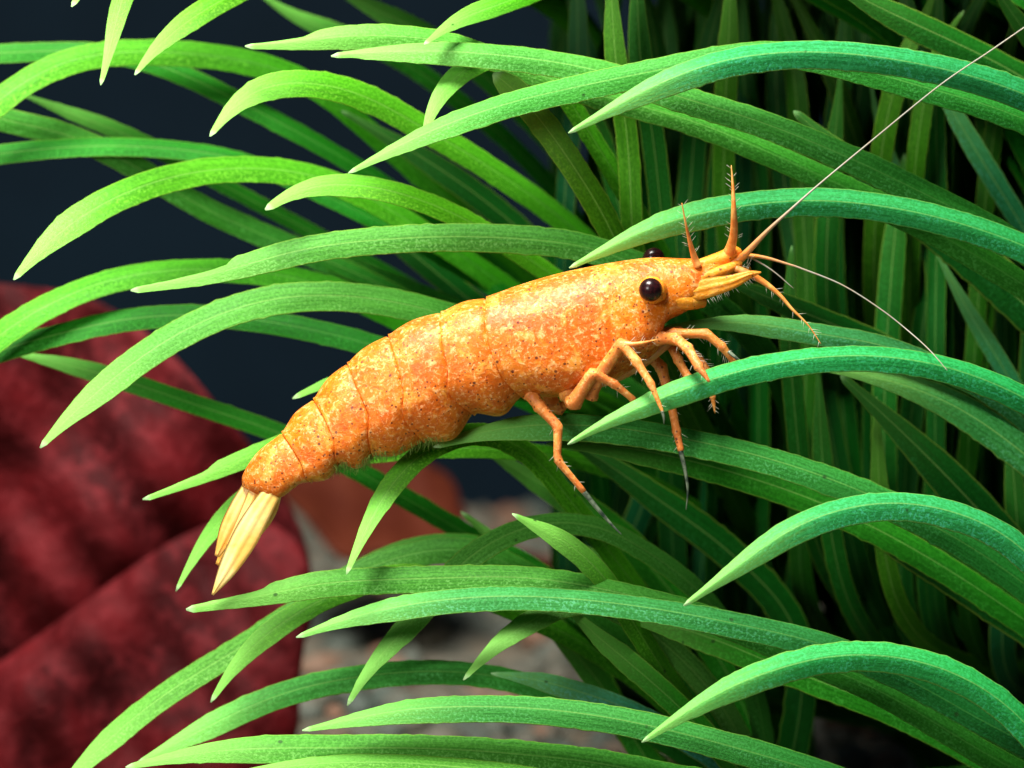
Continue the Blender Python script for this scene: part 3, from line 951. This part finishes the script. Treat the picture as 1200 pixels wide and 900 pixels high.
def limb(name, pts, radii, mat=M_LEGS, smooth=True, sides=10, hair=0, per=8, flat=None):
    """pts: (x, y, d) in the picture; radii in picture units"""
    W3 = np.array([at(*p) for p in pts])
    A = np.hstack([W3, np.array(radii, float)[:, None] * PX])
    if smooth:
        A = catmull(A, per)
    else:                                           # jointed: straight pieces, small knuckles at the joints
        out = []
        for i in range(len(A) - 1):
            for f in np.linspace(0, 1, per, endpoint=False):
                r = A[i] * (1 - f) + A[i + 1] * f
                r = r.copy()
                r[3] *= 1 + 0.16 * math.exp(-(min(f, 1 - f) / 0.1) ** 2) - 0.06 * math.sin(math.pi * f)
                out.append(r)
        out.append(A[-1])
        A = np.array(out)
        A[1:-1, :3] = (A[:-2, :3] + 2 * A[1:-1, :3] + A[2:, :3]) / 4
    V, F_ = tube_data(A[:, :3], np.maximum(A[:, 3], 0.0006), sides)
    me = new_mesh(name, V, F_)
    fa = me.attributes.new('along', 'FLOAT', 'POINT')
    al = np.concatenate([np.repeat(np.linspace(0, 1, len(A)), sides), [0.0, 1.0]])
    fa.data.foreach_set('value', al.astype(np.float32))
    o = link(name, me, mat, shrimp)
    for _ in range(hair):
        i = random.randrange(len(A) // 3, len(A) - 1)
        t = unit(A[min(i + 1, len(A) - 1), :3] - A[i - 1, :3])
        s = random.choice((-1, 1))
        side = unit(np.cross(t, FWD)) * s + random.uniform(-.4, .4) * FWD
        L = random.uniform(4, 10) * PX
        a = A[i, :3] + side * A[i, 3] * .8
        hairs.hair(a, a + unit(side + t * .9) * L, 0.26 * PX)
    return o


# tail fan
def blade(name, pts, widths, mat, d0, thick=2.2, parent=None, tilt=0.0):
    A = catmull(np.array([(x, y, w) for (x, y), w in zip(pts, widths)], float), 10)
    T = unit(np.gradient(A[:, :2], axis=0))
    Nn = np.stack([-T[:, 1], T[:, 0]], 1)
    vs = np.linspace(-1, 1, 11)
    V = []
    for side in (-1, 1):
        for (x, y, w), n2 in zip(A, Nn):
            for v in vs:
                rib = 0.8 * math.cos(v * 9.0) + 1.6 * math.exp(-(v / .12) ** 2)
                dz = -side * thick * math.sqrt(max(0, 1 - v * v)) * min(1, w / 6) + (rib * 0.5 if side > 0 else 0) * -1 * (1 - v * v)
                V.append(at(x + n2[0] * v * w, y + n2[1] * v * w, d0 + (dz + tilt * v * w) * PX))
    n, m = len(A), len(vs)
    K = n * m
    F_ = []
    for i in range(n - 1):
        for j in range(m - 1):
            a = i * m + j
            F_.append((a, a + 1, a + m + 1, a + m))
            F_.append((K + a, K + a + m, K + a + m + 1, K + a + 1))
        for j in (0, m - 1):
            a = i * m + j
            F_.append((a, a + m, K + a + m, K + a))
    for i in (0, n - 1):
        for j in range(m - 1):
            a = i * m + j
            F_.append((a, a + 1, K + a + 1, K + a))
    return link(name, new_mesh(name, V, F_), mat, shrimp)


blade('tail_fan_blade', [(318, 578), (304, 600), (286, 632), (266, 668), (249, 697)], [11, 14, 15.5, 10.5, 1.4], M_FAN, -.07)
blade('tail_fan_blade', [(322, 580), (314, 600), (300, 622), (282, 647)], [8, 9.5, 8, 1.5], M_FAN, -.03)
blade('tail_fan_blade', [(293, 572), (281, 596), (268, 622), (254, 652)], [10, 12.5, 11.5, 3], M_FANO, .0)
blade('tail_fan_blade', [(300, 576), (286, 604), (270, 636), (255, 662)], [8, 10, 9, 3], M_FANO, .06)
blade('telson', [(304, 566), (293, 592), (280, 618), (266, 640)], [9, 8, 6, 2], M_FANO, -.035)

# eyes on short stalks
def ball(c, r, seg=28, rows_=16, squash=1.0, axis=None):
    V, F_ = [], []
    for i in range(rows_ + 1):
        th = math.pi * i / rows_
        for j in range(seg):
            p = 2 * math.pi * j / seg
            V.append(np.array([math.sin(th) * math.cos(p), -math.cos(th) * squash, math.sin(th) * math.sin(p)]) * r + c)
    for i in range(rows_):
        for j in range(seg):
            k = (j + 1) % seg
            F_.append((i * seg + j, i * seg + k, (i + 1) * seg + k, (i + 1) * seg + j))
    return V, F_


def eye_material():
    t = NT('shrimp_eye')
    co = t.n('ShaderNodeTexCoord').outputs['Object']
    nz = t.noise(co, 60, 2)
    c = t.mix(t.ramp(nz, .4, .6), (0.010, 0.003, 0.004), (0.022, 0.004, 0.005))
    p = t.bsdf(c, 0.24, None, Specular_IOR_Level=0.3)
    return t.done(p.outputs[0])


M_EYE = eye_material()
stalk = limb('eyestalk', [(776, 346, -.05), (767, 341, -.14), (763, 340, -.185)], [12, 15.5, 16.5], M_HEAD)
V, F_ = ball(at(762.5, 339.5, -.235), 13.8 * PX, squash=.9)
link('eye', new_mesh('eye', V, F_), M_EYE, shrimp)
limb('eyestalk', [(782, 318, .05), (776, 314, .10), (770, 311, .15)], [8, 10, 10], M_HEAD)
V, F_ = ball(at(766, 303.5, .15), 13.5 * PX, squash=.9)
link('eye', new_mesh('eye', V, F_), M_EYE, shrimp)

# rostrum and head ridges
limb('rostrum', [(738, 313, -.04), (755, 313, -.065), (775, 313, -.065), (800, 310, -.045), (826, 304, -.03)], [2, 4.0, 4.2, 3.4, 1.2], M_HEAD)
limb('antenna_base', [(772, 352, -.08), (790, 351, -.09), (808, 353, -.075), (825, 354, -.04)], [9, 11, 10.5, 6.5], M_HEAD)
limb('antennule_base', [(780, 337, -.085), (803, 332, -.088), (825, 325, -.075), (850, 316, -.05), (868, 308, -.03)], [4, 6.5, 7, 6.5, 4], M_HEAD)
limb('antennule_base', [(795, 318, -.03), (822, 312, -.03), (845, 304, -.01), (860, 296, 0.0), (868, 295, 0)], [6, 9, 9.5, 8, 4], M_HEAD)
blade('antennal_scale', [(800, 345), (825, 338), (855, 331), (878, 322), (892, 319)], [9, 12, 9, 5, 1], M_HEAD, -.1, 3)
blade('antennal_scale', [(800, 335), (830, 330), (860, 322), (880, 314)], [8, 10, 7, 1.5], M_HEAD, .05, 3)

M_STAIN = plain('shrimp_maroon', (0.20, 0.035, 0.02), 0.45, scale=30, colour2=(0.38, 0.10, 0.03))
limb('eye_hollow', [(772, 322, -.085), (784, 320, -.09), (797, 318, -.075), (806, 317, -.05)], [2, 5, 4.5, 1.5], M_STAIN)
# feelers
limb('antennule', [(853, 300, 0), (857, 288, -.05), (860, 272, -.12), (860, 247, -.19), (859, 220, -.21), (857, 194, -.22)], [8, 6, 4.6, 3.2, 1.8, .5], M_FEEL, hair=26)
limb('antennule', [(818, 312, -.09), (814, 302, -.1), (809, 286, -.14), (804, 264, -.2), (799, 238, -.24)], [5, 4, 2.6, 1.4, .5], M_FEEL, hair=26)
limb('antennule', [(862, 314, -.04), (880, 322, -.05), (897, 332, -.05), (914, 346, -.05), (928, 362, -.05), (947, 381, -.05), (962, 403, -.05)], [4.5, 4.2, 3.4, 2.4, 1.8, .9, .4], M_FEEL, hair=22)
limb('antennule', [(868, 300, .03), (880, 302, .03), (905, 317, .03), (930, 338, .03)], [2, 1.2, .8, .35], M_WHIP)
limb('antenna', [(858, 308, 0), (868, 303, -.01), (877, 294, -.05), (900, 270, -.13), (925, 247, -.18), (960, 216, -.2), (1013, 172, -.22), (1100, 101, -.3), (1160, 60, -.34), (1215, 22, -.36)],
     [6, 5, 4, 2.4, 1.6, 1.1, .95, .85, .8, .7], M_WHIP, per=12, hair=0)
limb('antenna', [(862, 305, .02), (875, 300, .02), (897, 302, .02), (925, 310, .02), (940, 315, .02), (987, 334, 0), (1033, 363, -.03), (1067, 390, -.08), (1090, 411, -.24), (1110, 434, -.30)],
     [5, 3.2, 2.0, 1.3, 1.05, .85, .75, .7, .6, .35], M_WHIP, per=12)

# belly between the legs
limb('mouthparts', [(692, 440, 0), (720, 430, 0), (750, 414, 0), (780, 396, 0), (800, 388, 0)], [17, 18, 17, 12, 6], M_BELLY, sides=14)

# walking legs
def leg(pts, radii, claw=None, hair=10, mat=M_LEGS):
    o = limb('leg', pts, radii, mat, smooth=False, hair=hair)
    if claw:
        cp, cr = claw
        W3 = np.array([at(*p) for p in cp])
        A = catmull(np.hstack([W3, np.array(cr, float)[:, None] * PX]), 6)
        V, F_ = tube_data(A[:, :3], A[:, 3], 8)
        c = bpy.data.objects.new('claw', new_mesh('claw', V, F_))
        c.data.materials.append(M_CLAW)
        col.objects.link(c)
        c.parent = o
    return o


leg([(622, 462, -.10), (632, 476, -.12), (654, 500, -.14), (653, 539, -.14), (684, 576, -.12)], [9, 7.6, 5.8, 4.8, 3.6],
    ([(683, 575, -.12), (700, 596, -.11), (716, 614, -.1), (728, 626, -.1)], [3.4, 2.6, 1.6, .6]), 10)
leg([(640, 455, .08), (648, 474, .08), (655, 480, .1), (668, 468, .12)], [10, 9, 7, 5], None, 0)
leg([(668, 462, -.10), (672, 472, -.15), (695, 437, -.22), (720, 450, -.2), (742, 468, -.17), (748, 485, -.15)], [12, 10, 7.0, 5.2, 3.8, 2.4], None, 10)
leg([(690, 462, -.12), (703, 440, -.18), (729, 402, -.26), (746, 424, -.3), (763, 450, -.34), (777, 484, -.36)], [11, 9, 7.2, 5.6, 4.4, 1.6],
    ([(776, 482, -.36), (778, 490, -.36), (778, 497, -.35)], [2, 1.3, .4]), 10)
leg([(765, 396, -.06), (790, 391, -.08), (828, 391, -.08), (846, 406, -.08), (860, 424, -.06)], [8, 6.4, 5.8, 5.2, 3.6],
    ([(854, 412, -.09), (862, 419, -.1), (868, 423, -.1)], [2.4, 2, .8]), 22)
leg([(772, 396, -.12), (792, 397, -.2), (806, 408, -.28), (819, 430, -.34), (831, 447, -.36)], [9, 7, 6.2, 5.6, 1.6], None, 14)
leg([(770, 400, .02), (785, 402, .02), (795, 422, .0), (806, 442, -.02), (812, 452, -.02)], [8, 6.5, 5.8, 5, 3], None, 12)
leg([(775, 404, .08), (800, 404, .08), (818, 418, .06), (831, 437, .02), (835, 465, 0), (838, 484, 0)], [7, 6, 4.6, 4.4, 3.6, .8],
    None, 18)
leg([(755, 410, .1), (775, 430, .1), (786, 470, .06), (793, 506, .04), (798, 528, .03)], [8, 7, 5.6, 5, 4],
    ([(797, 526, .03), (803, 552, .03), (806, 575, .03), (804, 597, .03)], [3.2, 2.2, 1.5, .5]), 16)
limb('mouth_feeler', [(728, 402, -.27), (745, 403, -.29), (770, 398, -.28)], [3.4, 2.4, .5], M_FEEL, hair=8)
for _ in range(26):                                  # bristles under the antennal scale
    f = random.random()
    a = at(828 + 58 * f, 352 - 30 * f, -.1)
    hairs.hair(a, a + (RGT * random.uniform(.2, .9) - UPV) * PX * random.uniform(4, 8), .26 * PX)
for _ in range(14):
    a = at(random.uniform(866, 882), random.uniform(300, 316), -.03)
    hairs.hair(a, a + (RGT * random.uniform(.0, .9) + UPV * random.uniform(-.6, 1)) * PX * random.uniform(5, 11), .4 * PX)
h = link('bristles', hairs.mesh('bristles'), M_HAIR, shrimp)
h['kind'] = 'stuff'

# green algae fringe along the underside of the abdomen
fz = Pile()
rim = catmull(np.array([(384, 552), (400, 545), (420, 545), (437, 535), (464, 530), (497, 518), (520, 514)], float), 10)
for _ in range(620):
    i = rng.random() * (len(rim) - 1)
    p = rim[int(i)] + (rim[min(int(i) + 1, len(rim) - 1)] - rim[int(i)]) * (i % 1)
    a = at(p[0], p[1] - 4, rng.uniform(-.10, .12))
    L = rng.uniform(6, 17) * PX
    fz.hair(a, a + unit(np.array([rng.normal(0, .35), rng.normal(0, .3), -1.0])) * L, .35 * PX, np.array([rng.normal(0, .008), 0, 0]))
f_o = link('algae_fringe', fz.mesh('algae_fringe'), M_FUZZ, shrimp)
f_o['kind'] = 'stuff'
